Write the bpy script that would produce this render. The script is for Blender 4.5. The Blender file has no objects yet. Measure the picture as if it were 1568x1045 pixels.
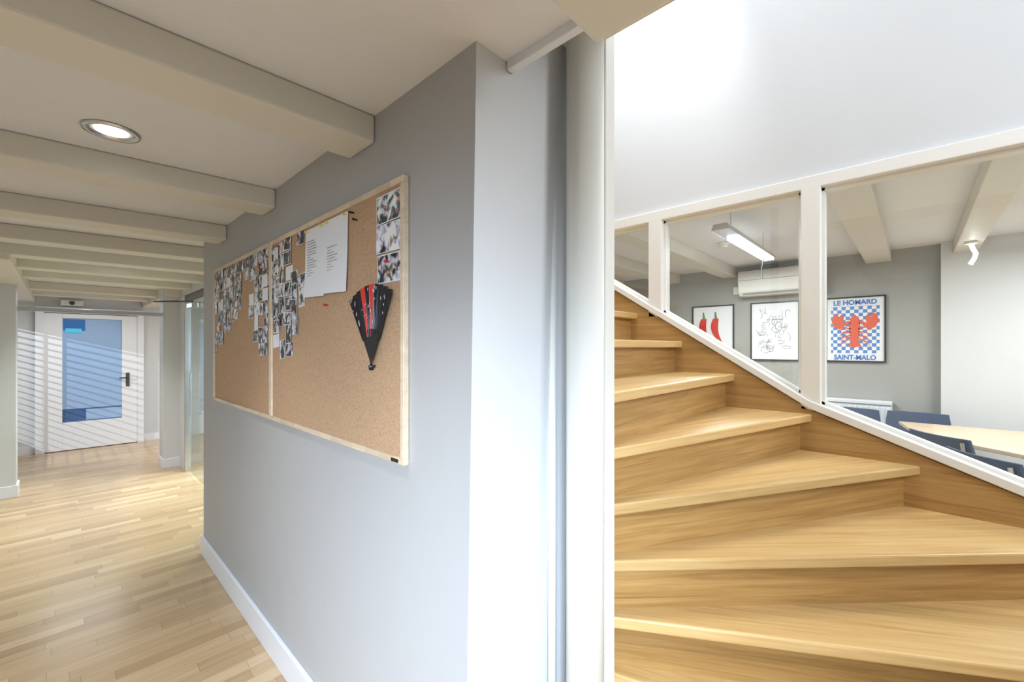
import bpy, math, random
from mathutils import Vector, Matrix
random.seed(7)
S=bpy.context.scene
S.view_settings.view_transform='Standard'
COL=S.collection

# ---------------------------------------------------------------- materials
def mat(name, col, rough=0.6, metal=0.0, noise=0.04, nscale=6, bump=0.0, bscale=200, emis=None, estr=0, spec=0.5):
    m=bpy.data.materials.new(name); m.use_nodes=True
    nt=m.node_tree; N=nt.nodes; L=nt.links
    b=N['Principled BSDF']
    b.inputs['Roughness'].default_value=rough; b.inputs['Metallic'].default_value=metal
    b.inputs['Specular IOR Level'].default_value=spec
    tc=N.new('ShaderNodeTexCoord')
    nz=N.new('ShaderNodeTexNoise'); nz.inputs['Scale'].default_value=nscale; nz.inputs['Detail'].default_value=4
    L.new(tc.outputs['Object'],nz.inputs['Vector'])
    mx=N.new('ShaderNodeMix'); mx.data_type='RGBA'
    mx.inputs[6].default_value=(*[c*(1-noise) for c in col],1)
    mx.inputs[7].default_value=(*[min(1,c*(1+noise)) for c in col],1)
    L.new(nz.outputs['Fac'],mx.inputs[0]); L.new(mx.outputs[2],b.inputs['Base Color'])
    if bump:
        n2=N.new('ShaderNodeTexNoise'); n2.inputs['Scale'].default_value=bscale; n2.inputs['Detail'].default_value=3
        L.new(tc.outputs['Object'],n2.inputs['Vector'])
        bp=N.new('ShaderNodeBump'); bp.inputs['Strength'].default_value=bump; bp.inputs['Distance'].default_value=0.002
        L.new(n2.outputs['Fac'],bp.inputs['Height']); L.new(bp.outputs['Normal'],b.inputs['Normal'])
    if emis:
        b.inputs['Emission Color'].default_value=(*emis,1); b.inputs['Emission Strength'].default_value=estr
    return m

def wood(name, c1, c2, c3, scale=(1.3,30,30), rough=0.42, stave='Y', sw=11):
    m=bpy.data.materials.new(name); m.use_nodes=True
    nt=m.node_tree; N=nt.nodes; L=nt.links; b=N['Principled BSDF']
    b.inputs['Roughness'].default_value=rough
    tc=N.new('ShaderNodeTexCoord'); mp=N.new('ShaderNodeMapping'); mp.inputs['Scale'].default_value=scale
    oi=N.new('ShaderNodeObjectInfo'); vm=N.new('ShaderNodeVectorMath'); vm.operation='ADD'
    cb=N.new('ShaderNodeCombineXYZ'); ml=N.new('ShaderNodeMath'); ml.operation='MULTIPLY'; ml.inputs[1].default_value=37
    L.new(oi.outputs['Random'],ml.inputs[0])
    for i in range(3): L.new(ml.outputs[0],cb.inputs[i])
    L.new(tc.outputs['Object'],vm.inputs[0]); L.new(cb.outputs[0],vm.inputs[1])
    sp=N.new('ShaderNodeSeparateXYZ'); L.new(vm.outputs[0],sp.inputs[0])
    m1=N.new('ShaderNodeMath'); m1.operation='MULTIPLY'; m1.inputs[1].default_value=sw; L.new(sp.outputs[stave],m1.inputs[0])
    fl=N.new('ShaderNodeMath'); fl.operation='FLOOR'; L.new(m1.outputs[0],fl.inputs[0])
    wn=N.new('ShaderNodeTexWhiteNoise'); wn.noise_dimensions='1D'; L.new(fl.outputs[0],wn.inputs['W'])
    v2=N.new('ShaderNodeVectorMath'); v2.operation='SCALE'; v2.inputs['Scale'].default_value=5; L.new(wn.outputs['Color'],v2.inputs[0])
    v3=N.new('ShaderNodeVectorMath'); v3.operation='ADD'; L.new(vm.outputs[0],v3.inputs[0]); L.new(v2.outputs[0],v3.inputs[1])
    L.new(v3.outputs[0],mp.inputs['Vector'])
    nz=N.new('ShaderNodeTexNoise'); nz.inputs['Scale'].default_value=1.6; nz.inputs['Detail'].default_value=9; nz.inputs['Roughness'].default_value=0.65; nz.inputs['Distortion'].default_value=0.5
    L.new(mp.outputs[0],nz.inputs['Vector'])
    cr=N.new('ShaderNodeValToRGB'); e=cr.color_ramp.elements
    e[0].position=0.28; e[0].color=(*c1,1); e[1].position=0.68; e[1].color=(*c3,1)
    k=e.new(0.46); k.color=(*c2,1)
    L.new(nz.outputs['Fac'],cr.inputs[0])
    mr=N.new('ShaderNodeMapRange'); mr.inputs['To Min'].default_value=0.84; mr.inputs['To Max'].default_value=1.06; L.new(wn.outputs['Value'],mr.inputs[0])
    mu=N.new('ShaderNodeVectorMath'); mu.operation='SCALE'; L.new(cr.outputs[0],mu.inputs[0]); L.new(mr.outputs[0],mu.inputs['Scale'])
    L.new(mu.outputs[0],b.inputs['Base Color'])
    bp=N.new('ShaderNodeBump'); bp.inputs['Strength'].default_value=0.12; bp.inputs['Distance'].default_value=0.001
    L.new(nz.outputs['Fac'],bp.inputs['Height']); L.new(bp.outputs['Normal'],b.inputs['Normal'])
    return m

def parquet():
    m=bpy.data.materials.new('oak_strip_floor'); m.use_nodes=True
    nt=m.node_tree; N=nt.nodes; L=nt.links; b=N['Principled BSDF']
    b.inputs['Roughness'].default_value=0.24
    tc=N.new('ShaderNodeTexCoord'); sp=N.new('ShaderNodeSeparateXYZ'); L.new(tc.outputs['Object'],sp.inputs[0])
    def M(op,a,bb=None):
        n=N.new('ShaderNodeMath'); n.operation=op
        for i,v in enumerate((a,bb)):
            if v is None: continue
            if isinstance(v,(int,float)): n.inputs[i].default_value=v
            else: L.new(v,n.inputs[i])
        return n.outputs[0]
    ry=M('DIVIDE',sp.outputs['Y'],0.075); row=M('FLOOR',ry)
    w1=N.new('ShaderNodeTexWhiteNoise'); w1.noise_dimensions='1D'; L.new(row,w1.inputs['W'])
    xx=M('ADD',M('DIVIDE',sp.outputs['X'],0.55),M('MULTIPLY',w1.outputs['Value'],9)); col=M('FLOOR',xx)
    cb=N.new('ShaderNodeCombineXYZ'); L.new(row,cb.inputs[0]); L.new(col,cb.inputs[1])
    w2=N.new('ShaderNodeTexWhiteNoise'); w2.noise_dimensions='2D'; L.new(cb.outputs[0],w2.inputs['Vector'])
    cr=N.new('ShaderNodeValToRGB'); e=cr.color_ramp.elements
    e[0].color=(0.46,0.305,0.165,1); e[1].color=(0.68,0.50,0.32,1); k=e.new(0.35); k.color=(0.545,0.38,0.215,1); k=e.new(.85); k.color=(0.59,0.42,0.245,1)
    L.new(w2.outputs['Value'],cr.inputs[0])
    mp=N.new('ShaderNodeMapping'); mp.inputs['Scale'].default_value=(1.5,30,1); L.new(tc.outputs['Object'],mp.inputs[0])
    nz=N.new('ShaderNodeTexNoise'); nz.inputs['Scale'].default_value=2; nz.inputs['Detail'].default_value=6; L.new(mp.outputs[0],nz.inputs['Vector'])
    mr=N.new('ShaderNodeMapRange'); mr.inputs['From Min'].default_value=.3; mr.inputs['From Max'].default_value=.7; mr.inputs['To Min'].default_value=0.88; mr.inputs['To Max'].default_value=1.07; L.new(nz.outputs['Fac'],mr.inputs[0])
    fy=M('FRACT',ry); fx=M('FRACT',xx)
    g=M('MULTIPLY',M('GREATER_THAN',fy,0.02),M('GREATER_THAN',fx,0.005))
    gg=M('ADD',M('MULTIPLY',g,0.32),0.68)
    sc=M('MULTIPLY',mr.outputs[0],gg)
    mu=N.new('ShaderNodeVectorMath'); mu.operation='SCALE'; L.new(cr.outputs[0],mu.inputs[0]); L.new(sc,mu.inputs['Scale'])
    L.new(mu.outputs[0],b.inputs['Base Color'])
    return m

def cork():
    m=mat('cork',(0.50,0.33,0.20),0.9)
    nt=m.node_tree; N=nt.nodes; L=nt.links; b=N['Principled BSDF']
    tc=N.new('ShaderNodeTexCoord'); nz=N.new('ShaderNodeTexNoise'); nz.inputs['Scale'].default_value=210; nz.inputs['Detail'].default_value=3
    L.new(tc.outputs['Object'],nz.inputs['Vector'])
    cr=N.new('ShaderNodeValToRGB'); e=cr.color_ramp.elements
    e[0].position=.28; e[0].color=(0.38,0.23,0.13,1); e[1].position=.55; e[1].color=(0.54,0.355,0.215,1)
    L.new(nz.outputs['Fac'],cr.inputs[0]); L.new(cr.outputs[0],b.inputs['Base Color'])
    return m

def photomat():
    m=bpy.data.materials.new('photo_print'); m.use_nodes=True
    nt=m.node_tree; N=nt.nodes; L=nt.links; b=N['Principled BSDF']; b.inputs['Roughness'].default_value=0.3
    at=N.new('ShaderNodeAttribute'); at.attribute_name='pid'
    tc=N.new('ShaderNodeTexCoord'); sc=N.new('ShaderNodeVectorMath'); sc.operation='SCALE'; sc.inputs['Scale'].default_value=50
    L.new(at.outputs['Color'],sc.inputs[0])
    ad=N.new('ShaderNodeVectorMath'); ad.operation='ADD'; L.new(tc.outputs['Object'],ad.inputs[0]); L.new(sc.outputs[0],ad.inputs[1])
    nz=N.new('ShaderNodeTexNoise'); nz.inputs['Scale'].default_value=30; nz.inputs['Detail'].default_value=2.5; nz.inputs['Distortion'].default_value=.6
    L.new(ad.outputs[0],nz.inputs['Vector'])
    sp=N.new('ShaderNodeSeparateColor'); L.new(at.outputs['Color'],sp.inputs[0])
    mm=N.new('ShaderNodeMath'); mm.operation='MULTIPLY_ADD'; mm.inputs[1].default_value=.18; mm.inputs[2].default_value=-.06; L.new(sp.outputs[0],mm.inputs[0])
    aa=N.new('ShaderNodeMath'); aa.operation='ADD'; L.new(nz.outputs['Fac'],aa.inputs[0]); L.new(mm.outputs[0],aa.inputs[1])
    cr=N.new('ShaderNodeValToRGB'); e=cr.color_ramp.elements
    e[0].position=.40; e[0].color=(0.010,0.014,0.028,1); e[1].position=.66; e[1].color=(0.87,0.88,0.90,1)
    k=e.new(.46); k.color=(0.04,0.075,0.13,1); k=e.new(.50); k.color=(0.11,0.17,0.16,1); k=e.new(.535); k.color=(0.55,0.29,0.18,1); k=e.new(.575); k.color=(0.48,0.60,0.75,1)
    L.new(aa.outputs[0],cr.inputs[0])
    hs=N.new('ShaderNodeHueSaturation'); hh=N.new('ShaderNodeMath'); hh.operation='MULTIPLY_ADD'; hh.inputs[1].default_value=.16; hh.inputs[2].default_value=.42
    L.new(sp.outputs[1],hh.inputs[0]); L.new(hh.outputs[0],hs.inputs['Hue']); hs.inputs['Saturation'].default_value=1.2
    L.new(cr.outputs[0],hs.inputs['Color'])
    L.new(hs.outputs[0],b.inputs['Base Color'])
    return m

def glass(name,tint=(0.97,1,0.99),base=.045):
    m=bpy.data.materials.new(name); m.use_nodes=True
    nt=m.node_tree; N=nt.nodes; L=nt.links; N.remove(N['Principled BSDF'])
    o=N['Material Output']; t=N.new('ShaderNodeBsdfTransparent'); t.inputs[0].default_value=(*tint,1)
    g=N.new('ShaderNodeBsdfGlossy'); g.inputs['Roughness'].default_value=0.01
    lw=N.new('ShaderNodeLayerWeight'); lw.inputs['Blend'].default_value=.5
    p=N.new('ShaderNodeMath'); p.operation='POWER'; p.inputs[1].default_value=5; L.new(lw.outputs['Facing'],p.inputs[0])
    q=N.new('ShaderNodeMath'); q.operation='MULTIPLY_ADD'; q.inputs[1].default_value=.9; q.inputs[2].default_value=base; L.new(p.outputs[0],q.inputs[0])
    mx=N.new('ShaderNodeMixShader'); L.new(q.outputs[0],mx.inputs[0]); L.new(t.outputs[0],mx.inputs[1]); L.new(g.outputs[0],mx.inputs[2])
    L.new(mx.outputs[0],o.inputs['Surface'])
    return m

def checker():
    m=mat('poster_checker',(1,1,1),0.5)
    nt=m.node_tree; N=nt.nodes; L=nt.links; b=N['Principled BSDF']
    tc=N.new('ShaderNodeTexCoord'); ch=N.new('ShaderNodeTexChecker'); ch.inputs['Scale'].default_value=1/0.034
    ad=N.new('ShaderNodeVectorMath'); ad.operation='ADD'; ad.inputs[1].default_value=(0.0173,0.003,0.01)
    L.new(tc.outputs['Object'],ad.inputs[0]); L.new(ad.outputs[0],ch.inputs['Vector'])
    ch.inputs['Color1'].default_value=(0.10,0.25,0.62,1); ch.inputs['Color2'].default_value=(0.85,0.86,0.85,1)
    L.new(ch.outputs['Color'],b.inputs['Base Color'])
    return m

M_wall=mat('grey_wall_paint',(0.45,0.45,0.45),0.6,bump=.15,noise=.02)
M_wallL=mat('pale_wall_paint',(0.66,0.68,0.70),0.55,bump=.15,noise=.02)
M_white=mat('white_wall_paint',(0.69,0.71,0.73),0.6,bump=.1,noise=.015)
M_ceil=mat('ceiling_plaster',(0.80,0.80,0.81),0.8,bump=.1,noise=.02)
M_beam=mat('cream_beam_paint',(0.72,0.69,0.60),0.5,bump=.3,bscale=60,noise=.03)
M_trim=mat('white_trim_paint',(0.80,0.82,0.86),0.35,noise=.01)
M_pipe=mat('cream_matte_paint',(0.78,0.78,0.73),0.55,noise=.015,spec=.3)
M_frame=mat('cream_window_paint',(0.88,0.875,0.84),0.4,noise=.01)
M_grey=mat('meeting_wall_grey',(0.38,0.385,0.37),0.7,bump=.1)
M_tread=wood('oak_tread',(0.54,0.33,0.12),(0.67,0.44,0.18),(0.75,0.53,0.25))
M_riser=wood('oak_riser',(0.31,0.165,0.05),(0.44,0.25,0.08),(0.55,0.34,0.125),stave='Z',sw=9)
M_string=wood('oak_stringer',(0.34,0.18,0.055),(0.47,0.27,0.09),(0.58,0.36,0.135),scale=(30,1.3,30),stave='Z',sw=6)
M_bframe=wood('board_frame_wood',(0.62,0.47,0.32),(0.71,0.57,0.41),(0.78,0.65,0.49),scale=(20,1.3,20))
M_table=wood('table_laminate',(0.66,0.48,0.32),(0.74,0.56,0.39),(0.80,0.63,0.46),scale=(8,1,8))
M_floor=parquet(); M_cork=cork(); M_photo=photomat(); M_glass=glass('clear_glass',base=.06); M_gglass=glass('green_glass',(0.88,0.96,0.95),.03)
M_paper=mat('paper_white',(0.84,0.86,0.90),0.7,noise=.01)
M_ink=mat('grey_ink',(0.25,0.25,0.28),0.8)
M_black=mat('black_lacquer',(0.012,0.012,0.014),0.35)
M_red=mat('red_paint',(0.62,0.03,0.02),0.5)
M_orange=mat('lobster_orange',(0.75,0.13,0.07),0.6)
M_blue=mat('poster_blue',(0.05,0.19,0.60),0.6)
M_green=mat('green_stem',(0.08,0.25,0.05),0.6)
M_metal=mat('brushed_metal',(0.62,0.64,0.66),0.25,1.0)
M_dark=mat('dark_metal',(0.10,0.10,0.11),0.35,.6)
M_chair=mat('navy_chair',(0.05,0.08,0.15),0.5)
M_plast=mat('white_plastic',(0.80,0.80,0.76),0.4)
M_emit=mat('lamp_diffuser',(1,1,1),0.4,emis=(0.95,0.98,1),estr=9)
M_emitw=mat('downlight_bulb',(1,1,1),0.4,emis=(0.88,0.96,1),estr=6)
M_check=checker()
M_doorg=mat('frosted_blue_glass',(0.34,0.50,0.76),0.18,noise=.15,nscale=1.2)
M_doorb=mat('door_glass_dark',(0.06,0.14,0.32),0.1)
M_signreflb=mat('sign_reflection_blue',(0.03,0.16,0.50),0.3)
M_signreflg=mat('sign_reflection_cyan',(0.05,0.45,0.65),0.4,emis=(0.03,0.4,0.55),estr=.5)  # colours of an exit sign's reflection; the glow is put in

# ---------------------------------------------------------------- mesh helpers
def empty(name,parent=None):
    o=bpy.data.objects.new(name,None); COL.objects.link(o); o.empty_display_size=.1
    if parent: o.parent=parent
    return o
def mesh(name,vs,fs,m,parent=None,bevel=0,smooth=False,seg=2):
    me=bpy.data.meshes.new(name); me.from_pydata([tuple(v) for v in vs],[],fs); me.update()
    import bmesh
    bm=bmesh.new(); bm.from_mesh(me); bmesh.ops.recalc_face_normals(bm,faces=bm.faces); bm.to_mesh(me); bm.free()
    o=bpy.data.objects.new(name,me); COL.objects.link(o); me.materials.append(m)
    if parent: o.parent=parent
    if bevel:
        b=o.modifiers.new('bevel','BEVEL'); b.width=bevel; b.segments=seg; b.limit_method='ANGLE'
    if smooth:
        for p in me.polygons: p.use_smooth=True
    return o
BF=[(0,3,2,1),(4,5,6,7),(0,1,5,4),(1,2,6,5),(2,3,7,6),(3,0,4,7)]
def box(name,x0,x1,y0,y1,z0,z1,m,parent=None,bevel=0):
    vs=[(x0,y0,z0),(x1,y0,z0),(x1,y1,z0),(x0,y1,z0),(x0,y0,z1),(x1,y0,z1),(x1,y1,z1),(x0,y1,z1)]
    return mesh(name,vs,BF,m,parent,bevel)
def prism(name,poly,h0,h1,m,axis='z',parent=None,bevel=0):
    n=len(poly)
    def p(a,b,h):
        return (a,b,h) if axis=='z' else ((h,a,b) if axis=='x' else (a,h,b))
    vs=[p(a,b,h0) for a,b in poly]+[p(a,b,h1) for a,b in poly]
    fs=[tuple(range(n))[::-1],tuple(range(n,2*n))]+[(i,(i+1)%n,(i+1)%n+n,i+n) for i in range(n)]
    return mesh(name,vs,fs,m,parent,bevel)
def cyl(name,c,r,h,m,axis='z',parent=None,seg=32,bevel=0):
    vs=[];fs=[]
    for k in (0,1):
        for i in range(seg):
            a=2*math.pi*i/seg; u,v=r*math.cos(a),r*math.sin(a); w=k*h
            d={'z':(u,v,w),'x':(w,u,v),'y':(u,w,v)}[axis]
            vs.append((c[0]+d[0],c[1]+d[1],c[2]+d[2]))
    fs=[(i,(i+1)%seg,(i+1)%seg+seg,i+seg) for i in range(seg)]
    o=mesh(name,vs,fs+[tuple(range(seg)),tuple(range(seg,2*seg))],m,parent,bevel)
    for p in o.data.polygons:
        if len(p.vertices)==4: p.use_smooth=True
    return o
def tube(name,pts,r,m,parent=None):
    cu=bpy.data.curves.new(name,'CURVE'); cu.dimensions='3D'; cu.bevel_depth=r; cu.bevel_resolution=3
    sp=cu.splines.new('POLY'); sp.points.add(len(pts)-1)
    for i,p in enumerate(pts): sp.points[i].co=(*p,1)
    cu.materials.append(m); o=bpy.data.objects.new(name,cu); COL.objects.link(o)
    if parent: o.parent=parent
    return o

CZ=2.337; EYE=1.55
# ---------------------------------------------------------------- shell
box('floor',-1.4,2.57,-3,9.3,-0.1,0,M_floor)
box('floor_side_room',2.57,3.4,3.9,9.3,-0.1,0,M_floor)
box('ceiling',-1.4,0.84,-3,9.3,CZ,CZ+.12,M_ceil)
box('ceiling_recess',0.84,3.4,3.9,9.3,CZ,CZ+.12,M_ceil)
box('ceiling_stair_edge',0.865,1.165,-3,0.815,2.51,2.7,M_beam)
box('trim_1',0.84,0.865,-3,0.815,2.312,2.56,M_trim,bevel=.003)
x0,x1=0.73,1.165
vs=[(x0,.866,0),(x1,.866,0),(x1,3.88,0),(x0,3.88,0),(x0,.812,2.52),(x1,.812,2.52),(x1,3.88,2.52),(x0,3.88,2.52)]
wc=mesh('wall_corridor',vs,BF,M_wall)
wc.data.materials.append(M_wallL)
for p in wc.data.polygons:
    if p.normal.y<-.9: p.material_index=1  # same paint, coloured paler on this face in place of stronger light
box('baseboard_corridor',0.712,0.73,0.85,3.88,0,0.14,M_trim,bevel=.004)
box('baseboard_recess',0.712,1.08,3.88,3.898,0,0.14,M_trim,bevel=.004)
box('wall_left',-1.5,-1.4,-3,7.4,0,CZ,M_wallL)
box('wall_left_far',-1.5,-1.4,8.8,9.3,0,CZ,M_wallL)
box('wall_left_sill',-1.5,-1.4,7.4,8.8,0,.9,M_wallL)
box('wall_left_lintel',-1.5,-1.4,7.4,8.8,2.15,CZ,M_wallL)
bl=empty('venetian_blind')
for i in range(19):
    z=.94+i*.063
    prism('slat_%d'%i,[(-1.45,z+.018),(-1.447,z+.021),(-1.413,z-.006),(-1.416,z-.009)],7.42,8.78,M_trim,axis='y',parent=bl)
box('headrail',-1.46,-1.41,7.41,8.79,2.11,2.15,M_trim,bl,.003)
for y in (7.7,8.5): tube('ladder_cord_%d'%int(y*10),[(-1.43,y,.94),(-1.43,y,2.12)],.002,M_trim,bl)
box('wall_upper',1.0,1.165,-3,4.0,2.7,5.2,M_white)
box('wall_stair_inner',1.165,1.235,0.86,4.0,0,5.2,M_white)
box('wall_stair_end',1.235,2.57,3.9,4.0,0,5.2,M_white)
box('wall_far',-1.4,3.4,9.25,9.35,0,CZ,M_wallL)
box('wall_side_room',3.3,3.4,4.0,9.25,0,CZ,M_wallL)
box('baseboard_far_left',-1.4,-.27,9.232,9.25,0,.12,M_trim)
box('baseboard_far_right',.92,1.3,9.232,9.25,0,.12,M_trim)
box('wall_pier_left',-1.4,-.33,6.75,7.0,0,CZ,M_wallL)
box('baseboard_pier_left',-1.4,-.315,6.735,7.015,0,.12,M_trim,bevel=.003)
box('wall_pier_right',.884,1.085,6.96,7.25,0,CZ,M_wallL)
box('baseboard_pier_right',.869,1.09,6.945,7.265,0,.12,M_trim,bevel=.003)
# ceiling beams (old, slightly skewed joists)
ys=[(-.6,0),(.35,0),(1.33,1.5),(2.31,5),(3.22,7),(4.02,7),(4.75,6),(5.5,5),(6.25,4),(7.6,0),(8.4,0)]
for i,(y,rt) in enumerate(ys):
    xr=.73 if y<3.8 else 1.08
    if y<.8: xr=.84
    t=math.tan(math.radians(rt)); L_=xr+1.4
    prism('ceiling_beam' if i==0 else 'ceiling_beam.%03d'%i,[(-1.4,y+t*L_),(xr,y),(xr,y+.18),(-1.4,y+.18+t*L_)],2.243,CZ,M_beam,bevel=.008)
box('ceiling_beam_lengthwise',-.45,-.27,4.9,9.25,2.2,CZ,M_beam,bevel=.008)
box('ceiling_beam_lengthwise.001',.9,1.08,6.9,9.25,2.2,CZ,M_beam,bevel=.008)

# ---------------------------------------------------------------- pipe & post
pp=empty('drain_pipe')
cyl('pipe_shaft',(1.098,.731,0),.057,2.51,M_pipe,parent=pp,seg=48)
cyl('pipe_collar',(1.098,.731,2.485),.062,.025,M_pipe,parent=pp,seg=48)
cyl('conduit_pipe',(1.068,.835,0),.013,2.51,M_pipe,seg=20)
box('stair_newel_panel',1.168,1.222,.70,.80,0,5.2,M_pipe,bevel=.004)

# ---------------------------------------------------------------- staircase
st=empty('staircase')
P=(1.235,.717); W=2.55; YB=-1.0
def clip(poly,f):
    out=[]
    for i in range(len(poly)):
        a,b=poly[i],poly[(i+1)%len(poly)]; fa,fb=f(a),f(b)
        if fa>=0: out.append(a)
        if (fa>=0)!=(fb>=0):
            t=fa/(fa-fb); out.append((a[0]+t*(b[0]-a[0]),a[1]+t*(b[1]-a[1])))
    return out
RISE=.1836
front=[]
angs=[-100,-86,-72.5,-58.5,-44.6,-29.3,-14.9]
z0=1.402-RISE*7
for i,a in enumerate(angs): front.append((P,a,z0+RISE*i))
for i in range(9): front.append(((P[0],.72+.288*i),0,1.402+RISE*i))
def d(a): return Vector((math.cos(math.radians(a)),math.sin(math.radians(a))))
def offs(a): return Vector((-math.sin(math.radians(a)),math.cos(math.radians(a))))
NOS=.045
def addrot(name,poly,za,zb,a,m,bevel):
    org=Vector(P); R=Matrix.Rotation(math.radians(-a),2)
    loc=[R@(Vector(p)-org) for p in poly]
    o=prism(name,[(v.x,v.y) for v in loc],za,zb,m,parent=st,bevel=bevel)
    o.location=(P[0],P[1],0); o.rotation_euler=(0,0,math.radians(a)); return o
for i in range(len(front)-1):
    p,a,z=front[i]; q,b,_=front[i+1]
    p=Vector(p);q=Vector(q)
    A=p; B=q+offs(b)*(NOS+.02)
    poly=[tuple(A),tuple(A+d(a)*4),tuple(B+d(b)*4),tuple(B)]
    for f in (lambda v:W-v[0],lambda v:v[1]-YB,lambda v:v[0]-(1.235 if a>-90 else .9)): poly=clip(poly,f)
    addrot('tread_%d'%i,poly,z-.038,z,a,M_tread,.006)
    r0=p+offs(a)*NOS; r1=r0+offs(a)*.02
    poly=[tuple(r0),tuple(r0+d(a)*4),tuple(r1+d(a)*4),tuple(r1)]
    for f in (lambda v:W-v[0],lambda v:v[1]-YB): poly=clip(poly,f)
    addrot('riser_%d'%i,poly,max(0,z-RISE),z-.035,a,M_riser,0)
def SL(y):
    pts=[(-3.0,-.08),(-.308,1.013),(.376,1.285),(1.477,1.985),(4,3.59)]
    for (a,za),(b,zb) in zip(pts,pts[1:]):
        if y<=b: return za+(zb-za)*(y-a)/(b-a)
yy=[-1.6,-.308,.376,1.477,2.03]
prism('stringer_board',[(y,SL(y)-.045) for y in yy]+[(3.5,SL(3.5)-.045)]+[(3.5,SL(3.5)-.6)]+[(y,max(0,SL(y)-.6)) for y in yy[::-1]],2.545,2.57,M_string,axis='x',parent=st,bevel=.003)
# ---------------------------------------------------------------- window wall
prism('wall_stair_lower',[(-3,0),(2.03,0),(2.03,SL(2.03)-.04)]+[(y,SL(y)-.04) for y in (1.477,.376,-.308)]+[(-3,0.02)],2.57,2.67,M_white,axis='x')
box('wall_stair_upper',2.57,2.67,-3,4,2.395,5.2,M_white)
box('wall_stair_side',2.57,2.67,2.03,4,0,2.395,M_white)
wf=empty('window_1')
yr=[-1.6,-.308,.376,1.477,2.03]
prism('sloped_rail',[(y,SL(y)) for y in yr]+[(y,SL(y)-.04) for y in yr[::-1]],2.535,2.68,M_frame,axis='x',parent=wf,bevel=.004)
prism('sloped_bead',[(y,SL(y)+.018) for y in yr]+[(y,SL(y)-.002) for y in yr[::-1]],2.585,2.635,M_frame,axis='x',parent=wf,bevel=.003)
box('top_rail',2.545,2.68,-3,2.05,2.338,2.40,M_frame,wf,.004)
box('top_bead',2.585,2.635,-3,2.05,2.322,2.34,M_frame,wf,.002)
for i,(a,b) in enumerate([(1.136,1.222),(.332,.415),(-.62,-.53)]):
    box('mullion_%d'%i,2.545,2.675,a,b,SL(a)-.03,2.345,M_frame,wf,.005)
    box('mullion_bead_%d'%i,2.585,2.635,a-.014,b+.014,SL(a)-.02,2.345,M_frame,wf,.002)
prism('glass_pane',[(-1.6,SL(-1.6)),(-.308,SL(-.308)),(.376,SL(.376)),(1.477,SL(1.477)),(2.03,2.33),(-1.6,2.33)],2.606,2.612,M_glass,axis='x',parent=wf)

# ---------------------------------------------------------------- meeting room
FZ=.15; MC=2.49
box('floor_meeting',2.67,5.6,-3,4,FZ-.1,FZ,M_floor)
box('ceiling_meeting',2.67,5.6,-3,4,MC,MC+.1,M_ceil)
box('wall_meeting',5.5,5.6,-3,4,0,MC,M_grey)
box('wall_meeting_pier',5.4,5.5,-3,-.175,0,MC,M_white)  # white colour stands in for the stronger light on this stretch of wall
box('wall_meeting_left',2.67,5.5,3.9,4,0,MC,M_wallL)
box('wall_meeting_right',2.67,5.5,-3,-2.9,0,MC,M_wallL)
for i,(a,b) in enumerate([(-.40,-.25),(.16,.35),(1.52,1.68),(2.2,2.38),(3.0,3.18)]):
    box('meeting_ceiling_beam' if i==0 else 'meeting_ceiling_beam.%03d'%i,2.67,5.4 if a<0 else 5.5,a,b,2.38,MC,M_beam,bevel=.006)
def poster(name,y0,y1,z0,z1):
    e=empty(name)
    fw=.013
    box('frame_l',5.475,5.5,y1-fw,y1,z0,z1,M_black,e); box('frame_r',5.475,5.5,y0,y0+fw,z0,z1,M_black,e)
    box('frame_t',5.475,5.5,y0+fw,y1-fw,z1-fw,z1,M_black,e); box('frame_b',5.475,5.5,y0+fw,y1-fw,z0,z0+fw,M_black,e)
    box('sheet',5.488,5.499,y0+.01,y1-.01,z0+.01,z1-.01,M_paper,e)
    return e
def flat(name,pts,m,e,x=5.487,t=.002):
    return prism(name,pts,x-t,x,m,axis='x',parent=e)
def text(name,s,yc,z,size,m,e,sx=1,x=5.485):
    cu=bpy.data.curves.new(name,'FONT'); cu.body=s; cu.size=size; cu.align_x='CENTER'; cu.offset=size*.03
    o=bpy.data.objects.new(name,cu); COL.objects.link(o); cu.materials.append(m); o.parent=e
    o.location=(x,yc,z); o.rotation_euler=(math.pi/2,0,-math.pi/2); o.scale=(sx,1,1); return o
e=poster('chili_poster',1.555,2.04,1.40,2.06)
def chili(c,h,s):
    L=[];R=[]
    for i in range(15):
        t=i/14; w=.046*math.sin(math.pi*min(1,(t*.8+.2)))**.8*(1-t*.35)+.002
        y=c+s*(.03*math.sin(t*3)-.10*t**2.2); z=h-.33*t
        L.append((y+w,z)); R.append((y-w,z))
    return L+R[::-1]
flat('chili_1',chili(1.90,1.90,1),M_red,e); flat('chili_2',chili(1.76,1.90,1),M_red,e)
flat('stem_1',[(1.885,1.90),(1.915,1.90),(1.915,1.98),(1.90,1.98)],M_green,e); flat('stem_2',[(1.745,1.90),(1.775,1.90),(1.775,1.98),(1.76,1.98)],M_green,e)
e=poster('sketch_poster',.90,1.378,1.40,2.06)
random.seed(3)
for k in range(40):
    cy=random.uniform(1.0,1.28); cz=random.uniform(1.5,1.98); n=10; r1=random.uniform(.01,.05); r2=random.uniform(.01,.05); a0=random.uniform(0,6); sp=random.uniform(2,6.3)
    if k%3==0: pts=[(5.486,cy+random.uniform(-.06,.06),cz+random.uniform(-.06,.06)) for _ in range(4)]
    else: pts=[(5.486,cy+r1*math.cos(a0+sp*i/n),cz+r2*math.sin(a0+sp*i/n)) for i in range(n+1)]
    tube('sketch_line_%d'%k,pts,.0018,M_ink,e)
e=poster('lobster_poster',.197,.675,1.40,2.06)
yc=.436
flat('checker_field',[(.245,1.49),(.627,1.49),(.627,1.965),(.245,1.965)],M_check,e,x=5.488)
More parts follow.
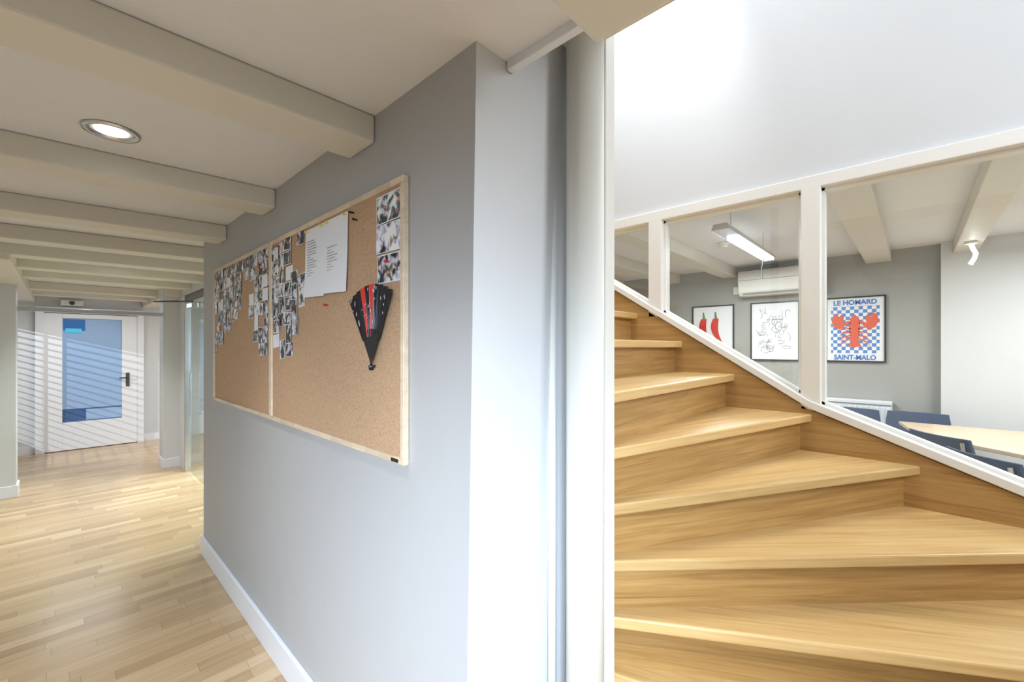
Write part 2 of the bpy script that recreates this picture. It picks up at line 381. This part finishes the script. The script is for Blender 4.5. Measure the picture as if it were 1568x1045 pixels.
text('title_text','LE HOMARD',yc,1.98,.066,M_blue,e,.93)
text('place_text','SAINT-MALO',yc,1.425,.066,M_blue,e,.86)
body=[(0,.17),(.035,.13),(.045,.05),(.035,-.03),(.03,-.10),(.055,-.16),(.03,-.15),(0,-.165),(-.03,-.15),(-.055,-.16),(-.03,-.10),(-.035,-.03),(-.045,.05),(-.035,.13)]
flat('lobster_body',[(yc+a,1.71+b) for a,b in body],M_orange,e,x=5.485)
for s in (-1,1):
    cl=[(.03,.08),(.09,.05),(.12,.02),(.16,.04),(.185,.10),(.17,.165),(.13,.19),(.135,.13),(.11,.17),(.085,.15),(.09,.09),(.10,.075),(.05,.11)]
    flat('claw_%s'%('l' if s>0 else 'r'),[(yc+s*a,1.71+b) for a,b in cl],M_orange,e,x=5.485)
    for k in range(4):
        zz=1.73-.03*k
        flat('leg_%d_%d'%(k,s),[(yc+s*.03,zz+.01),(yc+s*.09,zz+.03-.02*k),(yc+s*.125,zz-.02-.02*k),(yc+s*.085,zz+.015-.02*k),(yc+s*.03,zz-.004)],M_orange,e,x=5.485)
ac=empty('air_conditioner')
prism('ac_body',[(5.5,2.13),(5.34,2.13),(5.30,2.17),(5.28,2.28),(5.28,2.38),(5.31,2.41),(5.5,2.41)],.69,1.46,M_plast,axis='y',parent=ac,bevel=.01)
box('ac_louver',5.295,5.33,.74,1.41,2.148,2.156,M_ink,ac); box('ac_seam',5.277,5.285,.70,1.45,2.298,2.302,M_ink,ac)
box('thermostat',5.47,5.5,1.50,1.56,2.17,2.26,M_plast,bevel=.005)
sd=empty('smoke_detector'); cyl('base',(4.1,1.25,MC-.02),.055,.02,M_plast,parent=sd); cyl('head',(4.1,1.25,MC-.045),.04,.03,M_plast,parent=sd)
fl=empty('fluorescent_pendant')
prism('housing',[(.86,2.34),(.94,2.34),(.955,2.30),(.845,2.30)],2.88,4.15,M_metal,axis='x',parent=fl,bevel=.003)
box('diffuser',3.15,4.13,.862,.938,2.288,2.302,M_emit,fl)
for x in (3.1,3.95): tube('wire_%d'%int(x*10),[(x,.9,2.34),(x,.9,MC)],.003,M_metal,fl)
tube('cable',[(4.0,.9,2.34),(4.03,.93,2.2),(4.02,.92,2.12)],.004,M_dark,fl)
sl=empty('ceiling_spot_lamp')
cyl('base',(4.9,-.325,2.36),.035,.02,M_plast,parent=sl,seg=20)
tube('glow_tube',[(4.9,-.325,2.36),(4.9,-.335,2.32),(4.89,-.35,2.28),(4.88,-.34,2.24),(4.88,-.32,2.20)],.014,M_emit,sl)
ra=empty('radiator')
box('panel',5.40,5.44,.15,1.15,.30,1.0,M_trim,ra,.01); box('grille',5.385,5.49,.15,1.15,.995,1.03,M_trim,ra,.006)
for i in range(24): box('rib_%d'%i,5.39,5.402,.17+i*.041,.19+i*.041,.33,.97,M_trim,ra,.004)
for i,y in enumerate((.3,1.0)): box('foot_%d'%i,5.41,5.43,y,y+.03,FZ,.31,M_trim,ra)
tb=empty('meeting_table')
prism('table_top',[(4.40,-.02),(5.05,.10),(5.1,-1.4),(3.3,-1.25)],.873,.90,M_table,parent=tb,bevel=.004)
box('table_seam',4.2,5.08,-.62,-.614,.9,.9012,M_ink,tb)
for i,(x,y) in enumerate([(4.45,-.15),(4.95,-.05),(4.95,-1.3),(3.5,-1.2)]): cyl('table_leg_%d'%i,(x,y,FZ),.025,.73,M_metal,parent=tb)
def chair(idx,x,y,rot,s=1):
    e=empty('office_chair' if idx==0 else 'office_chair.%03d'%idx)
    w=.21
    prism('seat',[(-.2,-w),(.2,-w+.02),(.2,w-.02),(-.2,w)],.43,.465,M_chair,parent=e,bevel=.012)
    vs=[];fs=[]
    n=8
    for k in range(2):
        for j in range(4):
            for i in range(n+1):
                t=i/n*2-1; z=.55+.27*j/3
                vs.append((-.20-.05*j/3+.04*t*t+k*.018, t*w*(1-.06*(j==3)), z))
    o=lambda k,j,i:k*4*(n+1)+j*(n+1)+i
    for k in range(2):
        for j in range(3):
            for i in range(n): fs.append((o(k,j,i),o(k,j,i+1),o(k,j+1,i+1),o(k,j+1,i)))
    for i in range(n):
        fs.append((o(0,0,i),o(0,0,i+1),o(1,0,i+1),o(1,0,i))); fs.append((o(0,3,i),o(0,3,i+1),o(1,3,i+1),o(1,3,i)))
    for j in range(3):
        fs.append((o(0,j,0),o(0,j+1,0),o(1,j+1,0),o(1,j,0))); fs.append((o(0,j,n),o(0,j+1,n),o(1,j+1,n),o(1,j,n)))
    mesh('backrest',vs,fs,M_chair,e,.004)
    for q in (-1,1):
        tube('side_frame_%d'%q,[(.2,q*.2,0),(.17,q*.19,.43),(-.16,q*.19,.43),(-.18,q*.18,.5),(-.235,q*.18,.8)],.011,M_metal,e)
        tube('rear_leg_%d'%q,[(-.15,q*.19,.43),(-.24,q*.2,0)],.011,M_metal,e)
    e.location=(x,y,FZ); e.rotation_euler=(0,0,rot); e.scale=(1,1,s)
chair(0,5.0,-.02,math.pi); chair(1,4.98,.45,math.pi*.97); chair(2,4.16,-.26,-.8,1.0); chair(3,3.54,-.42,-.9,1.0)

# ---------------------------------------------------------------- cork boards
cb=empty('cork_board')
YA,YB2,YC=1.122,2.325,3.483; ZB,ZT=1.19,2.074; fwid=.02
for i,(a,b) in enumerate([(YA,YB2),(YB2,YC)]):
    box('cork_panel_%d'%i,.716,.728,a+.01,b-.01,ZB+.01,ZT-.01,M_cork,cb)
    o=box('frame_top_%d'%i,0,.02,0,b-a,0,fwid,M_bframe,cb,.002); o.location=(.708,a,ZT-fwid)
    o=box('frame_bottom_%d'%i,0,.02,0,b-a,0,fwid,M_bframe,cb,.002); o.location=(.708,a,ZB)
    for j,y in enumerate((a,b-.018)):
        box('frame_side_%d_%d'%(i,j),.708,.728,y,y+.018,ZB+fwid,ZT-fwid,M_bframe,cb,.002)
box('maker_label',.7065,.708,1.15,1.19,ZB+.004,ZB+.015,M_black,cb)
pv=[];pf=[];pm=[];pc=[]
def quad(yc,zc,w,h,rot,x,mi,col):
    i=len(pv); c,s=math.cos(rot),math.sin(rot)
    for a,b in ((-w/2,-h/2),(w/2,-h/2),(w/2,h/2),(-w/2,h/2)):
        pv.append((x,yc+a*c-b*s,zc+a*s+b*c)); pc.append(col)
    pf.append((i,i+1,i+2,i+3)); pm.append(mi)
cnt=[0]
def photo(yc,zc,w,h,rot,allow=True):
    cnt[0]+=1
    x=.7150-.0011*(cnt[0]%5); col=(random.random(),random.random(),random.random(),1)
    quad(yc,zc,w,h,rot,x,1,col)
    if allow and random.random()<.09: return
    bw=.007 if random.random()<.6 else .0035
    quad(yc,zc,w-bw,h-bw,rot,x-.0004,0,col)
random.seed(11)
y=3.42
while y>2.83:
    bot=1.54+(3.42-y)*.42; z=2.02
    while z>bot:
        if random.random()<.93:
            photo(y+random.uniform(-.01,.01),z,*( (.085,.062) if random.random()<.6 else (.06,.085)),random.uniform(-.06,.06))
        z-=.068
    y-=.078
for yv,top,bot in [(2.80,2.03,1.97),(2.72,2.03,1.90),(2.64,2.02,1.72),(2.56,2.03,1.60),(2.48,2.03,1.52),(2.41,2.03,1.50),(2.33,2.02,1.60),(2.25,2.0,1.56),(2.17,2.03,1.51),(2.09,2.03,1.47),(2.01,1.86,1.58),(1.94,1.84,1.66),(2.01,2.03,1.99),(1.94,2.03,1.96)]:
    z=top
    while z>bot:
        if random.random()<(.94 if z>bot+.1 else .82):
            photo(yv+random.uniform(-.012,.012),z,*( (.088,.064) if random.random()<.55 else (.064,.09)),random.uniform(-.09,.09))
        z-=.070
for k in range(3): photo(1.215,1.995-.096*k,.145,.092,random.uniform(-.02,.02),False)
me=bpy.data.meshes.new('pinned_photographs'); me.from_pydata(pv,[],pf); me.update()
at=me.color_attributes.new('pid','FLOAT_COLOR','POINT')
for i,c in enumerate(pc): at.data[i].color=c
me.materials.append(M_photo); me.materials.append(M_paper)
for p,mi in zip(me.polygons,pm): p.material_index=mi
o=bpy.data.objects.new('pinned_photographs',me); COL.objects.link(o)
pe=empty('pinned_paper_sheets')
for n,(a,b) in enumerate([(1.685,1.885),(1.492,1.69)]):
    vs=[(.713,a,2.045),(.713,b,2.045),(.711,b,1.90),(.711,a,1.90),(.705,b,1.76),(.705,a,1.752)]
    if n==1: vs=[(v[0]-.001,v[1],v[2]) for v in vs]
    mesh('sheet_%d'%n,vs,[(0,1,2,3),(3,2,4,5)],M_paper,pe)
random.seed(5)
for k in range(16):
    zz=1.99-.011*k; w=random.uniform(.03,.10)
    box('text_line_%d'%k,.7085,.7095,1.86-w,1.86,zz,zz+.0016,M_ink,pe)
    if k>4: box('text_line_b%d'%k,.7075,.7085,1.66-w*.9,1.66,zz,zz+.0016,M_ink,pe)
def pin(i,y,z,m):
    e=empty('push_pin' if i==0 else 'push_pin.%03d'%i)
    cyl('pin_head',(.698,y,z),.0045,.006,m,axis='x',parent=e,seg=16); cyl('pin_neck',(.700,y,z),.003,.018,m,axis='x',parent=e,seg=12)
M_yel=mat('yellow_pin',(.8,.6,.05),.4)
for i,(y,z,m) in enumerate([(1.86,2.035,M_yel),(1.71,2.035,M_yel),(1.66,2.035,M_yel),(1.51,2.035,M_yel),(1.455,2.03,M_black),(1.43,2.0,M_black),(1.67,1.715,M_red),(1.215,1.822,M_red),(2.2,2.03,M_red)]): pin(i,y,z,m)
# hand fan
hf=empty('folding_hand_fan')
py,pz=1.305,1.486; nb=20
vs=[];fs=[];mi=[]
for i in range(nb+1):
    a=math.radians(-30+63*i/nb); r1=.27+(.004 if i%2 else 0); x=.700+(0.010 if i%2 else 0)
    vs+= [(x,py+.10*math.sin(a),pz+.10*math.cos(a)),(x-.003,py+r1*math.sin(a),pz+r1*math.cos(a))]
for i in range(nb): fs.append((2*i,2*i+1,2*i+3,2*i+2)); mi.append(1 if i in (9,13,16) else 0)
o=mesh('fan_leaf',vs,fs,M_black,hf); o.data.materials.append(M_red)
for p,k in zip(o.data.polygons,mi): p.material_index=k
for i in range(11):
    a=math.radians(-29+61*i/10); w=.0050; c,s=math.cos(a),math.sin(a)
    L0,L1=-.012,.125 if 0<i<10 else .268
    pts=[(py+s*L0-c*w*.7,pz+c*L0+s*w*.7),(py+s*L0+c*w*.7,pz+c*L0-s*w*.7),(py+s*L1+c*w,pz+c*L1-s*w),(py+s*L1-c*w,pz+c*L1+s*w)]
    prism('rib_%d'%i,pts,.697+.0008*i,.6985+.0008*i,M_black,axis='x',parent=hf)
cyl('rivet',(.694,py,pz),.005,.02,M_dark,axis='x',parent=hf,seg=16)
M_wf=mat('white_fleck',(.6,.6,.65),.5)
random.seed(2)
for k in range(30):
    a=math.radians(random.uniform(-28,31)); r=random.uniform(.13,.265); yy_,zz_=py+r*math.sin(a),pz+r*math.cos(a); s_=random.uniform(.0012,.003)
    prism('fleck_%d'%k,[(yy_-s_,zz_),(yy_,zz_-s_*2.5),(yy_+s_,zz_),(yy_,zz_+s_*2.5)],.6945,.6955,M_wf,axis='x',parent=hf)

# ---------------------------------------------------------------- downlights
def downlight(i,x,y,en,size=88,col=(1,.98,.95)):
    e=empty('recessed_downlight' if i==0 else 'recessed_downlight.%03d'%i)
    seg=40; vs=[];fs=[]
    prof=[(.082,0),(.080,-.006),(.066,-.007),(.060,.0),(.05,.012)]
    for r,z in prof:
        for k in range(seg): a=2*math.pi*k/seg; vs.append((x+r*math.cos(a),y+r*math.sin(a),CZ+z-.002))
    for j in range(len(prof)-1):
        for k in range(seg): fs.append((j*seg+k,j*seg+(k+1)%seg,(j+1)*seg+(k+1)%seg,(j+1)*seg+k))
    mesh('trim_ring',vs,fs,M_metal,e,smooth=True)
    cyl('lamp_face',(x,y,CZ-.003),.046,.002,M_emitw,parent=e)
    l=bpy.data.lights.new('downlight_spot','SPOT'); l.energy=en; l.spot_size=math.radians(size); l.spot_blend=.9; l.color=col; l.shadow_soft_size=.06
    lo=bpy.data.objects.new('lamp',l); COL.objects.link(lo); lo.parent=e; lo.location=(x,y,CZ-.02)
for i,(x,y,en) in enumerate([(.123,2.12,34),(.305,5.35,95),(.196,6.6,90),(.2,.9,36),(-.8,2.1,22),(-.8,.9,36),(-.8,3.9,28)]): downlight(i,x,y,en)  # last four are out of view, added to light floor and lower walls

# ---------------------------------------------------------------- far door
dr=empty('door_1'); Y=9.25
def fb(n,a,b,z0,z1,m,y0=9.19,y1=9.249,bv=.003): return box(n,a,b,y0,y1,z0,z1,m,dr,bv)
fb('casing_l',-.27,-.18,0,2.14,M_trim,9.17); fb('casing_r',.84,.92,0,2.14,M_trim,9.17); fb('casing_t',-.18,.84,2.06,2.14,M_trim,9.17)
fb('stile_l',-.18,-.0,0.01,2.05,M_trim); fb('stile_r',.655,.84,.01,2.05,M_trim); fb('rail_t',0,.655,1.985,2.05,M_trim); fb('rail_b',0,.655,.01,.42,M_trim)
fb('glass',0,.655,.42,1.985,M_doorg,9.215,9.235,0)
fb('glass_lower',0.0,.655,.43,.62,M_doorb,9.209,9.214,0); fb('glass_lower_reflection',.25,.655,.44,.60,M_doorg,9.205,9.209,0)  # paler slab over the dark band is a painted reflection
fb('sign_reflection',0.01,.24,1.80,1.97,M_signreflb,9.207,9.214,0); fb('sign_reflection_low',0.03,.2,1.77,1.83,M_signreflg,9.203,9.207,0)  # exit sign's reflection in the glass, built as coloured slabs
tube('door_handle',[(.72,9.19,1.06),(.72,9.14,1.06),(.62,9.14,1.06)],.011,M_dark,dr)
box('handle_plate',.70,.745,9.18,9.192,.92,1.14,M_dark,dr,.003)
tr=empty('sliding_door_track'); box('track_rail',-.33,.884,6.93,6.97,1.94,1.985,M_metal,tr,.004); box('track_lip',-.33,.884,6.92,6.93,1.94,1.95,M_metal,tr)
el=empty('emergency_light'); box('housing',-.02,.22,9.14,9.25,2.17,2.25,M_plast,el,.01); cyl('lens',(.1,9.13,2.21),.03,.02,M_dark,axis='y',parent=el)
gp=empty('glass_partition')
box('glass_leaf',1.075,1.083,5.0,6.56,.02,2.12,M_gglass,gp)
box('glass_leaf_fixed',1.075,1.083,3.9,4.95,.02,2.12,M_gglass,gp)
box('head_frame',1.06,1.10,3.9,6.96,2.12,2.2,M_dark,gp,.003)
box('jamb',1.05,1.11,6.62,6.96,0,2.2,M_wallL,gp,.003); box('jamb_edge',1.045,1.1,6.58,6.62,0,2.2,M_metal,gp,.003)
tube('pull_handle',[(1.03,6.15,.75),(1.03,6.15,1.25)],.012,M_metal,gp)
box('panel_above',1.06,1.10,3.9,6.96,2.2,CZ,M_wallL,gp)
dc=empty('door_closer'); box('closer_body',1.0,1.06,5.9,6.2,2.0,2.06,M_metal,dc,.005); tube('closer_arm',[(1.02,5.95,2.07),(.72,6.3,2.07),(.98,6.6,2.12)],.009,M_dark,dc)

# ---------------------------------------------------------------- lights
def aim(o,t):
    o.rotation_euler=(Vector(t)-Vector(o.location)).to_track_quat('-Z','Y').to_euler()
def area(name,loc,tgt,sx,sy,en,col,spread=180):
    l=bpy.data.lights.new(name,'AREA'); l.shape='RECTANGLE'; l.size=sx; l.size_y=sy; l.energy=en; l.color=col; l.spread=math.radians(spread)
    o=bpy.data.objects.new(name,l); COL.objects.link(o); o.location=loc
    if tgt: aim(o,tgt)
    return o
def spot(name,loc,tgt,en,size,blend,col,soft=.05):
    l=bpy.data.lights.new(name,'SPOT'); l.energy=en; l.spot_size=math.radians(size); l.spot_blend=blend; l.color=col; l.shadow_soft_size=soft
    o=bpy.data.objects.new(name,l); COL.objects.link(o); o.location=loc; aim(o,tgt); return o
area('stairwell_top_fill',(1.75,.9,5.1),None,.8,1.6,35,(.97,.98,1),130)  # unseen area light added overhead to brighten the treads
area('meeting_room_fill',(4.1,1.2,2.36),None,1.2,.5,46,(.97,.98,1))  # area light added to strengthen the pendant, no fixture of its own
area('meeting_room_fill.001',(4.1,-1.2,2.36),None,1.2,1.0,52,(.97,.98,1))  # second added area light, brightens the right end of the room
area('side_room_fill',(2.2,6.0,2.2),None,1.5,2.0,80,(.95,.98,1))  # unseen area light added so the room behind the glass is bright
area('corridor_end_fill',(.2,8.2,2.2),None,.8,.8,11,(.95,.98,1))  # area light without a fixture, added to brighten the far end
area('stair_lobby_fill',(1.5,-2.2,2.9),(1.05,.8,1.0),1.0,1.0,60,(.90,.95,1))  # unseen area light added behind the camera for end wall and pipe
area('left_low_fill',(-1.3,-.7,1.6),(.73,2.1,-.1),1.6,.8,66,(.68,.82,1),72)  # no window here; area light added to brighten the lower corridor wall
spot('sun_patch_spot',(3.1,5.2,2.2),(0,5.6,0),300,60,.5,(1,.98,.94),.08)  # unseen spot added as sunlight for the bright floor patch
spot('daylight_through_blind',(-4.2,7.0,2.9),(0,9.25,1.2),750,40,.3,(.9,.95,1),.015)
spot('stairwell_spotlight',(2.1,1.12,4.3),(2.57,1.15,3.45),85,54,.7,(1,1,1),.06)

w=bpy.data.worlds.new('world'); S.world=w; w.use_nodes=True
w.node_tree.nodes['Background'].inputs[0].default_value=(.88,.93,1,1); w.node_tree.nodes['Background'].inputs[1].default_value=0.3
# ---------------------------------------------------------------- camera
c=bpy.data.cameras.new('camera'); c.sensor_width=36; c.lens=14.95; c.shift_y=.006; c.clip_start=.02
co=bpy.data.objects.new('camera',c); COL.objects.link(co); co.location=(0,0,EYE); co.rotation_euler=(math.radians(90),0,math.radians(-46.6))
S.camera=co
